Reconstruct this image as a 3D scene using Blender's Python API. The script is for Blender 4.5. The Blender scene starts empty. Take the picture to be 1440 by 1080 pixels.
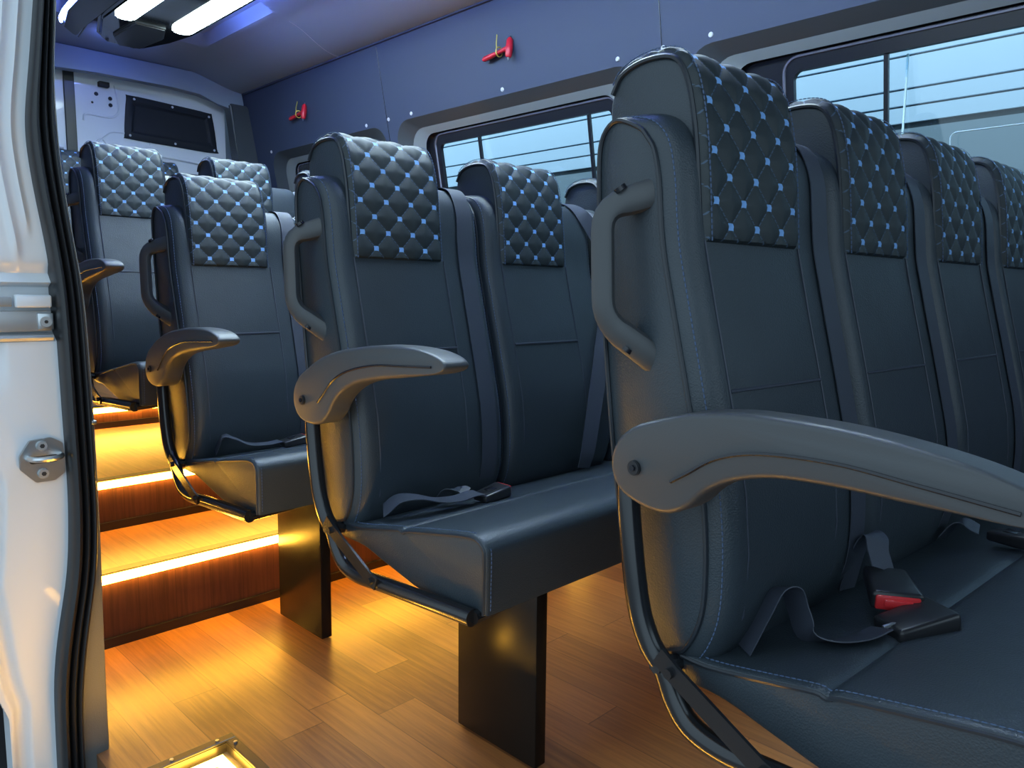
import bpy, bmesh, math, random
from mathutils import Vector, Matrix
random.seed(7)
S = bpy.context.scene
COL = S.collection
# ------------------------------------------------------------------ camera
YAW, PIT, ROLL, FPX = 0.7893, 0.1193, 0.0093, 1064.3
a = Vector((-math.cos(YAW)*math.cos(PIT), math.sin(YAW)*math.cos(PIT), -math.sin(PIT)))
r = a.cross(Vector((0, 0, 1))).normalized(); u = r.cross(a)
r2 = math.cos(ROLL)*r + math.sin(ROLL)*u
u2 = -math.sin(ROLL)*r + math.cos(ROLL)*u
cd = bpy.data.cameras.new('camera'); cam = bpy.data.objects.new('camera', cd); COL.objects.link(cam)
cam.matrix_world = Matrix(((r2.x, u2.x, -a.x, 0), (r2.y, u2.y, -a.y, 0), (r2.z, u2.z, -a.z, .96), (0, 0, 0, 1)))
cd.sensor_width = 36; cd.lens = FPX/1440*36; cd.clip_start = .02
S.camera = cam
# ------------------------------------------------------------------ world, exposure
w = bpy.data.worlds.new('sky'); S.world = w; w.use_nodes = True
bg = w.node_tree.nodes['Background']
# overcast daylight, brightest ahead of the van, dimmer behind the photographer
_N, _L = w.node_tree.nodes, w.node_tree.links
_tc = _N.new('ShaderNodeTexCoord'); _dp = _N.new('ShaderNodeVectorMath'); _dp.operation = 'DOT_PRODUCT'
_dp.inputs[1].default_value = (.80, .12, .58); _L.new(_tc.outputs['Generated'], _dp.inputs[0])
_mr = _N.new('ShaderNodeMapRange'); _mr.interpolation_type = 'SMOOTHSTEP'
for _i, _v in enumerate((-.5, .9, .88, 1.12)): _mr.inputs[1+_i].default_value = _v
_L.new(_dp.outputs['Value'], _mr.inputs[0]); _L.new(_mr.outputs[0], bg.inputs[1])
bg.inputs[0].default_value = (.62, .83, 1.0, 1)
ld = bpy.data.lights.new('building_fill', 'AREA'); ld.energy = 215; ld.shape = 'RECTANGLE'; ld.size = 12; ld.size_y = 1.5; ld.color = (.80, .93, 1.0)  # unseen fill lamp, added to brighten the building outside
lo = bpy.data.objects.new('building_fill', ld); COL.objects.link(lo); lo.location = (-2.5, 3.3, 4.6)
lo.rotation_euler = (math.radians(38), 0, 0)
vs = S.view_settings
vs.view_transform = 'Standard'; vs.look = 'None'; vs.exposure = 0.50; vs.gamma = 1; vs.use_curve_mapping = False
AMBER = (1.0, .49, .05)
# ------------------------------------------------------------------ materials
def nmat(name):
    m = bpy.data.materials.new(name); m.use_nodes = True
    return m, m.node_tree.nodes, m.node_tree.links, m.node_tree.nodes['Principled BSDF']
def bump_noise(N, L, b, scale, strength, dist=.002, kind='ShaderNodeTexNoise', vec=None):
    t = N.new(kind); t.inputs['Scale'].default_value = scale
    if 'Detail' in t.inputs: t.inputs['Detail'].default_value = 4
    if vec is None:
        tc = N.new('ShaderNodeTexCoord'); vec = tc.outputs['Object']
    L.new(vec, t.inputs['Vector'])
    bp = N.new('ShaderNodeBump'); bp.inputs['Strength'].default_value = strength; bp.inputs['Distance'].default_value = dist
    L.new(t.outputs[0], bp.inputs['Height']); L.new(bp.outputs[0], b.inputs['Normal'])
    return t
def mat(name, col, rough=.5, metal=0, spec=.5, bump=None, coat=0):
    m, N, L, b = nmat(name)
    b.inputs['Base Color'].default_value = (*col, 1); b.inputs['Roughness'].default_value = rough
    b.inputs['Metallic'].default_value = metal; b.inputs['Specular IOR Level'].default_value = spec
    b.inputs['Coat Weight'].default_value = coat
    if bump: bump_noise(N, L, b, *bump)
    return m
def emit(name, col, s):
    m = bpy.data.materials.new(name); m.use_nodes = True
    N = m.node_tree.nodes; N.clear()
    e = N.new('ShaderNodeEmission'); o = N.new('ShaderNodeOutputMaterial')
    e.inputs[0].default_value = (*col, 1); e.inputs[1].default_value = s
    m.node_tree.links.new(e.outputs[0], o.inputs[0]); return m
class NB:
    def __init__(s, m): s.N = m.node_tree.nodes; s.L = m.node_tree.links
    def m(s, op, x, y=None, z=None):
        n = s.N.new('ShaderNodeMath'); n.operation = op
        for i, v in enumerate((x, y, z)):
            if v is None: continue
            if isinstance(v, (int, float)): n.inputs[i].default_value = v
            else: s.L.new(v, n.inputs[i])
        return n.outputs[0]
    def mixc(s, f, A, B):
        n = s.N.new('ShaderNodeMix'); n.data_type = 'RGBA'
        if isinstance(f, (int, float)): n.inputs[0].default_value = f
        else: s.L.new(f, n.inputs[0])
        for i, v in ((6, A), (7, B)):
            if isinstance(v, tuple): n.inputs[i].default_value = (*v, 1)
            else: s.L.new(v, n.inputs[i])
        return n.outputs[2]
def leather(name, col, rough=.42):
    m, N, L, b = nmat(name)
    b.inputs['Roughness'].default_value = rough; b.inputs['Specular IOR Level'].default_value = .5
    tc = N.new('ShaderNodeTexCoord')
    n2 = N.new('ShaderNodeTexNoise'); n2.inputs['Scale'].default_value = 9; L.new(tc.outputs['Object'], n2.inputs['Vector'])
    q = NB(m); L.new(q.mixc(n2.outputs[0], tuple(c*.85 for c in col), tuple(c*1.15 for c in col)), b.inputs['Base Color'])
    v = N.new('ShaderNodeTexVoronoi'); v.inputs['Scale'].default_value = 420; L.new(tc.outputs['Object'], v.inputs['Vector'])
    bp = N.new('ShaderNodeBump'); bp.inputs['Strength'].default_value = .30; bp.inputs['Distance'].default_value = .0012
    L.new(v.outputs[0], bp.inputs['Height'])
    bp2 = N.new('ShaderNodeBump'); bp2.inputs['Strength'].default_value = .10; bp2.inputs['Distance'].default_value = .02
    L.new(n2.outputs[0], bp2.inputs['Height']); L.new(bp.outputs[0], bp2.inputs['Normal']); L.new(bp2.outputs[0], b.inputs['Normal'])
    return m
QA, QB = .0645, .065
def quilt_mat():
    m, N, L, b = nmat('quilted_leather'); q = NB(m)
    uv = N.new('ShaderNodeUVMap'); sp = N.new('ShaderNodeSeparateXYZ'); L.new(uv.outputs[0], sp.inputs[0])
    p = q.m('DIVIDE', sp.outputs[0], QA); v = q.m('DIVIDE', sp.outputs[1], QB)
    def fr(x): return q.m('SUBTRACT', q.m('FRACT', q.m('ADD', x, .5)), .5)
    f1 = fr(q.m('ADD', p, v)); f2 = fr(q.m('SUBTRACT', p, v))
    du = q.m('ABSOLUTE', q.m('MULTIPLY', q.m('ADD', f1, f2), QA/2)); dv = q.m('ABSOLUTE', q.m('MULTIPLY', q.m('SUBTRACT', f1, f2), QB/2))
    mark = q.m('MULTIPLY', q.m('LESS_THAN', du, .0058), q.m('LESS_THAN', dv, .0048))
    ln = q.m('LESS_THAN', q.m('MINIMUM', q.m('ABSOLUTE', f1), q.m('ABSOLUTE', f2)), .022)
    dash = q.m('LESS_THAN', q.m('FRACT', q.m('DIVIDE', sp.outputs[1], .0065)), .72)
    c1 = q.mixc(q.m('MULTIPLY', q.m('MULTIPLY', ln, dash) , .5), (.019, .028, .032), (.09, .16, .27))
    c2 = q.mixc(mark, c1, (.20, .42, .80))
    L.new(c2, b.inputs['Base Color']); b.inputs['Roughness'].default_value = .54
    bump_noise(N, L, b, 420, .12, .001, 'ShaderNodeTexVoronoi')
    return m
def wood(name, c1, c2, plank, along, rough=.35, length=.9):
    # along: index of the axis the boards run along; across: the axis over which boards are laid
    m, N, L, b = nmat(name); q = NB(m)
    tc = N.new('ShaderNodeTexCoord'); sp = N.new('ShaderNodeSeparateXYZ'); L.new(tc.outputs['Object'], sp.inputs[0])
    across = {0: 1, 2: 1, 1: 0}[along]
    A = sp.outputs[along]; X = sp.outputs[across]
    k = q.m('FLOOR', q.m('DIVIDE', X, plank))
    wn = N.new('ShaderNodeTexWhiteNoise'); wn.noise_dimensions = '1D'; L.new(k, wn.inputs['W'])
    sh = q.m('ADD', q.m('DIVIDE', A, length), wn.outputs[0])
    k2 = q.m('FLOOR', sh)
    wn2 = N.new('ShaderNodeTexWhiteNoise'); wn2.noise_dimensions = '2D'
    cb = N.new('ShaderNodeCombineXYZ'); L.new(k, cb.inputs[0]); L.new(k2, cb.inputs[1]); L.new(cb.outputs[0], wn2.inputs['Vector'])
    cg = N.new('ShaderNodeCombineXYZ')
    L.new(q.m('MULTIPLY', A, 3.0), cg.inputs[0]); L.new(q.m('MULTIPLY', X, 60.0), cg.inputs[1]); L.new(q.m('MULTIPLY', wn2.outputs[0], 30.0), cg.inputs[2])
    g = N.new('ShaderNodeTexNoise'); g.inputs['Scale'].default_value = 1.6; g.inputs['Detail'].default_value = 6; g.inputs['Roughness'].default_value = .65
    L.new(cg.outputs[0], g.inputs['Vector'])
    f = q.m('ADD', q.m('MULTIPLY', g.outputs[0], .9), q.m('MULTIPLY', q.m('SUBTRACT', wn2.outputs[0], .5), .42))
    f = q.m('MINIMUM', q.m('MAXIMUM', q.m('MULTIPLY', q.m('SUBTRACT', f, .2), 1.7), 0), 1)
    edge = q.m('MAXIMUM', q.m('LESS_THAN', q.m('FRACT', q.m('DIVIDE', X, plank)), .018), q.m('LESS_THAN', q.m('FRACT', sh), .003))
    c = q.mixc(f, c1, c2)
    c = q.mixc(q.m('MULTIPLY', edge, .6), c, tuple(v*.35 for v in c1))
    L.new(c, b.inputs['Base Color']); b.inputs['Roughness'].default_value = rough
    bp = N.new('ShaderNodeBump'); bp.inputs['Strength'].default_value = .12; bp.inputs['Distance'].default_value = .001
    L.new(g.outputs[0], bp.inputs['Height']); L.new(bp.outputs[0], b.inputs['Normal'])
    return m
def glass_mat(name, tint, refl=.06):
    m = bpy.data.materials.new(name); m.use_nodes = True; N = m.node_tree.nodes; L = m.node_tree.links; N.clear()
    t = N.new('ShaderNodeBsdfTransparent'); t.inputs[0].default_value = (*tint, 1)
    g = N.new('ShaderNodeBsdfGlossy'); g.inputs['Roughness'].default_value = .02
    mx = N.new('ShaderNodeMixShader'); mx.inputs[0].default_value = refl
    o = N.new('ShaderNodeOutputMaterial')
    L.new(t.outputs[0], mx.inputs[1]); L.new(g.outputs[0], mx.inputs[2]); L.new(mx.outputs[0], o.inputs[0]); return m
M = dict(
    leather=leather('charcoal_leatherette', (.029, .040, .050)),
    quilt=quilt_mat(),
    piping=mat('dark_piping', (.018, .023, .03), .4),
    stitch=mat('blue_grey_thread', (.065, .105, .19), .6),
    plastic=mat('grained_black_plastic', (.056, .060, .064), .42, bump=(380, .12, .001)),
    gloss=mat('gloss_black_paint', (.009, .008, .007), .26, spec=.28, bump=(60, .06, .002)),
    tube=mat('black_powder_coated_steel', (.010, .011, .013), .22, spec=.6),
    belt=mat('black_webbing', (.040, .048, .068), .5, bump=(700, .25, .001)),
    buckle=mat('black_buckle_plastic', (.015, .016, .019), .32),
    red=mat('red_release_button', (.62, .03, .035), .35),
    steel=mat('brushed_steel', (.55, .57, .58), .3, 1),
    white=mat('white_van_paint', (.68, .71, .74), .35, coat=.15),
    doorwhite=mat('white_door_paint', (.66, .70, .74), .3, coat=.3),
    rubber=mat('black_door_rubber', (.012, .013, .015), .36),
    vinyl=mat('grained_trim_vinyl', (.11, .11, .105), .55, bump=(500, .5, .002)),
    lining=mat('dark_grey_wall_lining', (.034, .048, .092), .62, bump=(320, .25, .001)),
    recess=mat('dark_window_surround', (.045, .055, .065), .5, bump=(320, .2, .001)),
    ledge=mat('grey_window_ledge', (.17, .19, .20), .5, bump=(320, .2, .001)),
    pframe=mat('black_window_frame', (.010, .011, .016), .25),
    chrome=mat('bright_window_trim', (.35, .35, .45), .25, .8),
    liner=mat('grey_headliner', (.27, .33, .40), .6),
    ceilgloss=mat('piano_black_panel', (.006, .007, .009), .07, spec=.6),
    ceildark=mat('satin_black_fairing', (.011, .012, .015), .32),
    blank=mat('matt_black_blank', (.014, .017, .024), .6, spec=.25),
    floor=wood('wood_floor_planks', (.16, .066, .028), (.43, .190, .055), .105, 0, .33),
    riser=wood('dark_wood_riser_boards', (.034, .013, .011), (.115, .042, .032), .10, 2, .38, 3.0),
    blacktrim=mat('black_edge_trim', (.012, .012, .013), .35),
    amber=emit('amber_led', AMBER, 46.0),
    amber2=emit('amber_well_led', AMBER, 54.0),
    lamp=emit('white_light_diffuser', (.74, .97, 1.0), 25.0),
    blue=emit('blue_led', (.16, .26, 1.0), 60.0),
    glass=glass_mat('tinted_window_glass', (.80, .90, .94), .05),
    acrylic=glass_mat('clear_acrylic', (.86, .92, .94), .06),
    edge=mat('pale_glass_edge', (.55, .75, .8), .2),
    siding=mat('pale_cladding', (.60, .75, .88), .45),
    greydoor=mat('grey_shutter', (.24, .30, .34), .5),
    groove=mat('cladding_groove', (.05, .07, .08), .7),
    ground=mat('pale_concrete', (.22, .225, .23), .8, bump=(20, .2, .01)),
    hammer=mat('red_hammer_plastic', (.55, .012, .03), .35),
    tie=mat('yellow_cable_tie', (.55, .45, .10), .4),
    cap=mat('pale_screw_cap', (.60, .62, .68), .35),
    dark=mat('dark_void', (.02, .02, .022), .7),
    rail=mat('dull_aluminium_rail', (.42, .44, .45), .4, .6),
)
# ------------------------------------------------------------------ object helpers
def obj(name, bm, m, parent=None, smooth=True, loc=None):
    me = bpy.data.meshes.new(name)
    bmesh.ops.recalc_face_normals(bm, faces=bm.faces)
    bm.to_mesh(me); bm.free()
    for mm in (m if isinstance(m, (list, tuple)) else [m]): me.materials.append(mm)
    if smooth:
        for p in me.polygons: p.use_smooth = True
        try: me.set_sharp_from_angle(angle=math.radians(40))
        except Exception: pass
    o = bpy.data.objects.new(name, me); COL.objects.link(o)
    if parent is not None: o.parent = parent
    if loc is not None: o.location = loc
    return o
def refs(name, obs, parent):
    for o in obs: ref(name, o.data, parent)
def ref(name, me, parent, loc=(0, 0, 0)):
    o = bpy.data.objects.new(name, me); COL.objects.link(o); o.parent = parent; o.location = loc; return o
def thing(name, label, cat, loc=(0, 0, 0), rz=0, group=None):
    o = bpy.data.objects.new(name, None); COL.objects.link(o); o.location = loc; o.rotation_euler = (0, 0, rz)
    o.empty_display_size = .1
    o['label'] = label; o['category'] = cat
    if group: o['group'] = group
    return o
def tag(o, label, cat, group=None):
    o['label'] = label; o['category'] = cat
    if group: o['group'] = group
    return o
def struct(o, label=None):
    o['kind'] = 'structure'
    if label: o['label'] = label; o['category'] = 'building part'
    return o
# ------------------------------------------------------------------ geometry helpers
def box(bm, lo, hi, bev=0, seg=2, rot=None, mi=0):
    c = [(l+h)/2 for l, h in zip(lo, hi)]; s = [abs(h-l) for l, h in zip(lo, hi)]
    t = bmesh.new(); bmesh.ops.create_cube(t, size=1)
    bmesh.ops.scale(t, vec=s, verts=t.verts)
    if bev: bmesh.ops.bevel(t, geom=list(t.edges), offset=bev, segments=seg, affect='EDGES', profile=.5)
    mt = Matrix.Translation(c) @ (rot if rot else Matrix.Identity(4))
    bmesh.ops.transform(t, matrix=mt, verts=t.verts)
    merge(bm, t, mi)
def merge(bm, t, mi=0):
    vm = {v: bm.verts.new(v.co) for v in t.verts}
    for f in t.faces:
        try:
            nf = bm.faces.new([vm[v] for v in f.verts]); nf.material_index = mi
        except ValueError: pass
    t.free()
def cyl(bm, p, axis, rad, h, n=16, r_top=None, bev=0):
    t = bmesh.new()
    bmesh.ops.create_cone(t, cap_ends=True, segments=n, radius1=rad, radius2=rad if r_top is None else r_top, depth=h)
    if bev: bmesh.ops.bevel(t, geom=[e for e in t.edges if len(e.link_faces) == 2 and any(len(f.verts) > 4 for f in e.link_faces)], offset=bev, segments=2, affect='EDGES')
    q = Vector((0, 0, 1)).rotation_difference(Vector(axis).normalized()).to_matrix().to_4x4()
    bmesh.ops.transform(t, matrix=Matrix.Translation(p) @ q, verts=t.verts)
    merge(bm, t)
def catmull(P, n, closed=False):
    P = [Vector(p) for p in P]; out = []; N = len(P)
    segs = N if closed else N-1
    for i in range(segs):
        p1, p2 = P[i], P[(i+1) % N]
        p0 = P[(i-1) % N] if (closed or i > 0) else p1*2-p2
        p3 = P[(i+2) % N] if (closed or i+2 < N) else p2*2-p1
        for k in range(n):
            t = k/n
            out.append(.5*((2*p1)+(p2-p0)*t+(2*p0-5*p1+4*p2-p3)*t*t+(3*p1-p0-3*p2+p3)*t**3))
    if not closed: out.append(P[-1])
    return out
def tube(bm, path, rad, n=8, closed=False, caps=True, flat=1.0):
    path = [Vector(p) for p in path]; N = len(path); rings = []
    T = []
    for i in range(N):
        A = path[(i-1) % N] if (closed or i > 0) else path[i]
        B = path[(i+1) % N] if (closed or i < N-1) else path[i]
        T.append((B-A).normalized())
    nrm = T[0].orthogonal().normalized()
    for i in range(N):
        nrm = (nrm - T[i]*nrm.dot(T[i]))
        nrm = nrm.normalized() if nrm.length > 1e-6 else T[i].orthogonal().normalized()
        b = T[i].cross(nrm); rr = rad[i] if isinstance(rad, (list, tuple)) else rad
        rings.append([bm.verts.new(path[i]+(nrm*math.cos(2*math.pi*k/n)+b*math.sin(2*math.pi*k/n)*flat)*rr) for k in range(n)])
    for i in range(N if closed else N-1):
        A, B = rings[i], rings[(i+1) % N]
        for k in range(n): bm.faces.new((A[k], A[(k+1) % n], B[(k+1) % n], B[k]))
    if caps and not closed:
        bm.faces.new(rings[0][::-1]); bm.faces.new(rings[-1])
def ribbon(bm, path, side, width, thick):
    # a strap: path of points, side = vector or list of vectors across it
    path = [Vector(p) for p in path]; N = len(path); prev = None
    for i in range(N):
        A = path[max(i-1, 0)]; B = path[min(i+1, N-1)]; t = (B-A).normalized()
        s = Vector(side[i] if isinstance(side, list) else side); s = (s-t*s.dot(t)).normalized(); n = t.cross(s)
        ww = width[i] if isinstance(width, list) else width
        ring = [bm.verts.new(path[i]+s*x*ww/2+n*y*thick/2) for x, y in ((-1, -1), (1, -1), (1, 1), (-1, 1))]
        if prev:
            for k in range(4): bm.faces.new((prev[k], prev[(k+1) % 4], ring[(k+1) % 4], ring[k]))
        else: bm.faces.new(ring[::-1])
        prev = ring
    bm.faces.new(prev)
def offset_poly(P, W):
    n = len(P); out = []
    for i in range(n):
        t = (P[(i+1) % n]-P[(i-1) % n]); t = t.normalized()
        out.append(P[i]-Vector((t.y, -t.x))*W[i])        # P counter-clockwise: outward normal is (t.y,-t.x)
    return out
def loft(bm, P, y0, y1, W, seg=5, rad=None, bulge=None):
    """P: closed ccw list of 2-D (x,z) points; W: inset of the end caps per point; extruded along y with rounded rims."""
    R = rad if rad else max(W); rings = []; secs = []
    for k in range(seg+1):
        t = math.pi/2*k/seg; secs.append((y0+R*(1-math.sin(t)), 1-math.cos(t)))
    secs = sorted(secs); secs = [(y, k) for y, k in secs]
    full = secs + [((y0+y1)/2, 0)] + [(y1-(y-y0), k) for y, k in reversed(secs)]
    for y, k in full:
        Q = offset_poly(P, [wv*k for wv in W])
        rings.append([bm.verts.new((q.x, y, q.y)) for q in Q])
    n = len(P)
    for A, B in zip(rings, rings[1:]):
        for i in range(n): bm.faces.new((A[i], A[(i+1) % n], B[(i+1) % n], B[i]))
    bm.faces.new(rings[0]); bm.faces.new(rings[-1][::-1])
    return [ [v.co.copy() for v in rings[0]], [v.co.copy() for v in rings[-1]] ]
def ccw(P):
    A = sum(P[i].x*P[(i+1) % len(P)].y-P[(i+1) % len(P)].x*P[i].y for i in range(len(P)))
    return P if A > 0 else P[::-1]
def poly2(pts, n=4): return ccw([Vector((p.x, p.y)) for p in catmull([(x, z, 0) for x, z in pts], n, True)])
def stitches(bm, path, step=.0075, length=.0048, rad=.0010):
    """one continuous thread, thick on each visible stitch and sunk between them"""
    path = [Vector(p) for p in path]; L_ = [0]
    for A, B in zip(path, path[1:]): L_.append(L_[-1]+(B-A).length)
    def at(s_):
        for i in range(len(path)-1):
            if s_ <= L_[i+1]: return path[i].lerp(path[i+1], (s_-L_[i])/max(1e-9, L_[i+1]-L_[i]))
        return path[-1]
    P = []; R = []; s_ = 0
    while s_+step < L_[-1]:
        for d, rr in ((0, .0002), (.0006, rad), (length, rad), (length+.0006, .0002)): P.append(at(s_+d)); R.append(rr)
        s_ += step
    tube(bm, P, R, 4)
def smooth01(x): x = max(0, min(1, x)); return x*x*(3-2*x)
def prism(bm, P, ax, lo, hi, mi=0):
    """extrude a 2-D polygon; ax = axis of extrusion, the other two axes in xyz order"""
    o = [i for i in range(3) if i != ax]
    def mk(v, q):
        c = [0, 0, 0]; c[o[0]] = v[0]; c[o[1]] = v[1]; c[ax] = q; return c
    A = [bm.verts.new(mk(p, lo)) for p in P]; B = [bm.verts.new(mk(p, hi)) for p in P]; n = len(P)
    fs = [bm.faces.new((A[i], A[(i+1) % n], B[(i+1) % n], B[i])) for i in range(n)]
    fs += [bm.faces.new(A[::-1]), bm.faces.new(B)]
    for f in fs: f.material_index = mi
def rrect(x0, z0, x1, z1, rad, n=6):
    out = []
    for cx, cz, a0 in ((x1-rad, z1-rad, 0), (x0+rad, z1-rad, 90), (x0+rad, z0+rad, 180), (x1-rad, z0+rad, 270)):
        for k in range(n+1):
            t = math.radians(a0+90*k/n); out.append((cx+rad*math.cos(t), cz+rad*math.sin(t)))
    return out
# ================================================================== SETTING
WT, WY, WS = 2.297, 2.52, .18                        # wall top height, wall y at the top, lean
def wy(z): return WY+WS*(WT-z)
XR, XF = -5.2, 1.3                                    # rear doors, front bulkhead
X1, X2, X3, Z1, Z2, Z3 = -2.134, -2.53, -3.5, .206, .367, .46
WELL = (-1.505, .66)
# floor with the entrance step well cut out
bm = bmesh.new()
prism(bm, [(XR, .440), (WELL[0], .440), (WELL[0], WELL[1]), (XF, WELL[1]), (XF, 2.85), (XR, 2.85)], 2, -.06, 0)
struct(obj('floor', bm, M['floor'], smooth=False), 'wood plank van floor under the seats')
# entrance well: lower tread and its walls
wl = thing('entrance_step', 'sunken door entrance step with amber lit edge, in front of the door pillar', 'step', (0, 0, 0))
bm = bmesh.new(); box(bm, (WELL[0], .42, -.30), (.34, WELL[1], -.27)); obj('tread', bm, M['floor'], wl, False)
bm = bmesh.new(); box(bm, (WELL[0]-.02, .42, -.27), (WELL[0], WELL[1]+.0, -.062)); box(bm, (WELL[0], WELL[1], -.27), (.34, WELL[1]+.02, -.062)); obj('riser', bm, M['riser'], wl, False)
bm = bmesh.new()
box(bm, (WELL[0]-.012, .43, .0005), (WELL[0]+.010, WELL[1]+.012, .006), .002)
box(bm, (WELL[0]+.010, WELL[1]-.010, .0005), (.34, WELL[1]+.012, .006), .002)
box(bm, (WELL[0], .43, -.055), (WELL[0]+.010, WELL[1], .0)); box(bm, (WELL[0]+.01, WELL[1]-.01, -.055), (.34, WELL[1], 0))
obj('edge_trim', bm, M['blacktrim'], wl, False)
for p in ((WELL[0]-.001, .635), (WELL[0]+.03, WELL[1]+.001), (WELL[0]-.001, .54), (WELL[0]+.25, WELL[1]+.001)): bm = bmesh.new(); cyl(bm, (p[0], p[1], .007), (0, 0, 1), .004, .003, 10); obj('screw', bm, M['steel'], wl)
bm = bmesh.new()
box(bm, (WELL[0]+.010, .43, -.026), (WELL[0]+.075, WELL[1]-.010, -.020)); box(bm, (WELL[0]+.075, WELL[1]-.075, -.026), (.34, WELL[1]-.010, -.020))
obj('lip', bm, M['vinyl'], wl, False)
bm = bmesh.new()
box(bm, (WELL[0]+.026, .43, -.020), (WELL[0]+.046, WELL[1]-.026, -.012)); box(bm, (WELL[0]+.046, WELL[1]-.046, -.020), (-.55, WELL[1]-.026, -.012))
obj('led_strip', bm, M['amber2'], wl, False)['label'] = 'amber glowing strip'
# raised steps at the back
def step(name, label, x0, x1, z0, z1):
    t = thing(name, label, 'step', (x1, 1.4, z0))
    def o(n, lo, hi, m):
        b = bmesh.new(); box(b, [l-c for l, c in zip(lo, (x1, 1.4, z0))], [h-c for h, c in zip(hi, (x1, 1.4, z0))]); return obj(n, b, m, t, False)
    o('tread', (x0, .445, z1-.02), (x1, 2.66, z1), M['floor'])
    o('riser', (x1-.02, .445, z0), (x1-.004, 2.66, z1-.02), M['riser'])
    o('base_trim', (x1-.004, .445, z0), (x1+.004, 2.66, z0+.026), M['blacktrim'])
    o('nosing', (x1-.03, .445, z1), (x1+.006, 2.66, z1+.003), M['blacktrim'])
    o('led_strip', (x1-.004, .445, z1-.024), (x1+.012, 2.66, z1-.004), M['amber'])['label'] = 'amber glowing strip'
step('step', 'lowest wooden step behind the third row seat, amber strip along its edge', X2, X1, 0, Z1)
step('step', 'middle wooden step, wide and bright amber lit platform', X3, X2, Z1, Z2)
step('step', 'highest wooden step far at the rear under the rear bench', XR+.03, X3, Z2, Z3)
# ---- right (window) wall lining with three cut-outs
WIN = [(-1.66, .62), (-3.50, -1.88), (-4.90, -3.60)]   # recess outer x ranges
RZ0, RZ1 = 1.02, 1.888
bm = bmesh.new()
def loop(P, y=0):
    vs_ = [bm.verts.new((x, y, z)) for x, z in P]
    return [bm.edges.new((vs_[i], vs_[(i+1) % len(vs_)])) for i in range(len(vs_))]
E_ = loop([(XR, 0), (XF, 0), (XF, WT), (XR, WT)])
for x0, x1 in WIN: E_ += loop(rrect(x0, RZ0, x1, RZ1, .11))
bmesh.ops.triangle_fill(bm, edges=E_, use_beauty=True, use_dissolve=False)
# remove any faces that fell inside the holes
for f in list(bm.faces):
    c = f.calc_center_median()
    if any(x0+.02 < c.x < x1-.02 and RZ0+.02 < c.z < RZ1-.02 for x0, x1 in WIN): bm.faces.remove(f)
ex = bmesh.ops.extrude_face_region(bm, geom=list(bm.faces))
for v in ex['geom']:
    if isinstance(v, bmesh.types.BMVert): v.co.y += .02
for v in bm.verts: v.co.y += wy(v.co.z)
wr = struct(obj('wall_right', bm, M['lining'], smooth=False), 'dark blue grey lining of the window wall')
def wallpart(name, bm, m): return obj(name, bm, m, wr)
bm = bmesh.new()
for x in (-3.567, -1.764): tube(bm, [(x, wy(z)-.0005, z) for z in (WT-.01, RZ1+.02, 1.2, .4)], .0018, 6)
wallpart('panel_seam', bm, M['pframe'])
for x, z in ((-3.765, 1.907), (-3.551, 1.91), (-3.347, 1.91), (-1.977, 1.913), (-1.758, 1.911), (-1.55, 1.914), (-4.89, 1.897), (-.9, 1.914), (-2.65, 1.912)):
    b = bmesh.new(); cyl(b, (x, wy(z)-.003, z), (0, -1, -WS), .011, .006, 14, .008, .0015); wallpart('screw_cap', b, M['cap'])
# top moulding where wall meets the headliner
bm = bmesh.new(); box(bm, (XR, WY-.012, WT-.004), (XF, WY+.03, WT+.02), .003)
struct(obj('trim_1', bm, M['lining'], smooth=False))
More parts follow.
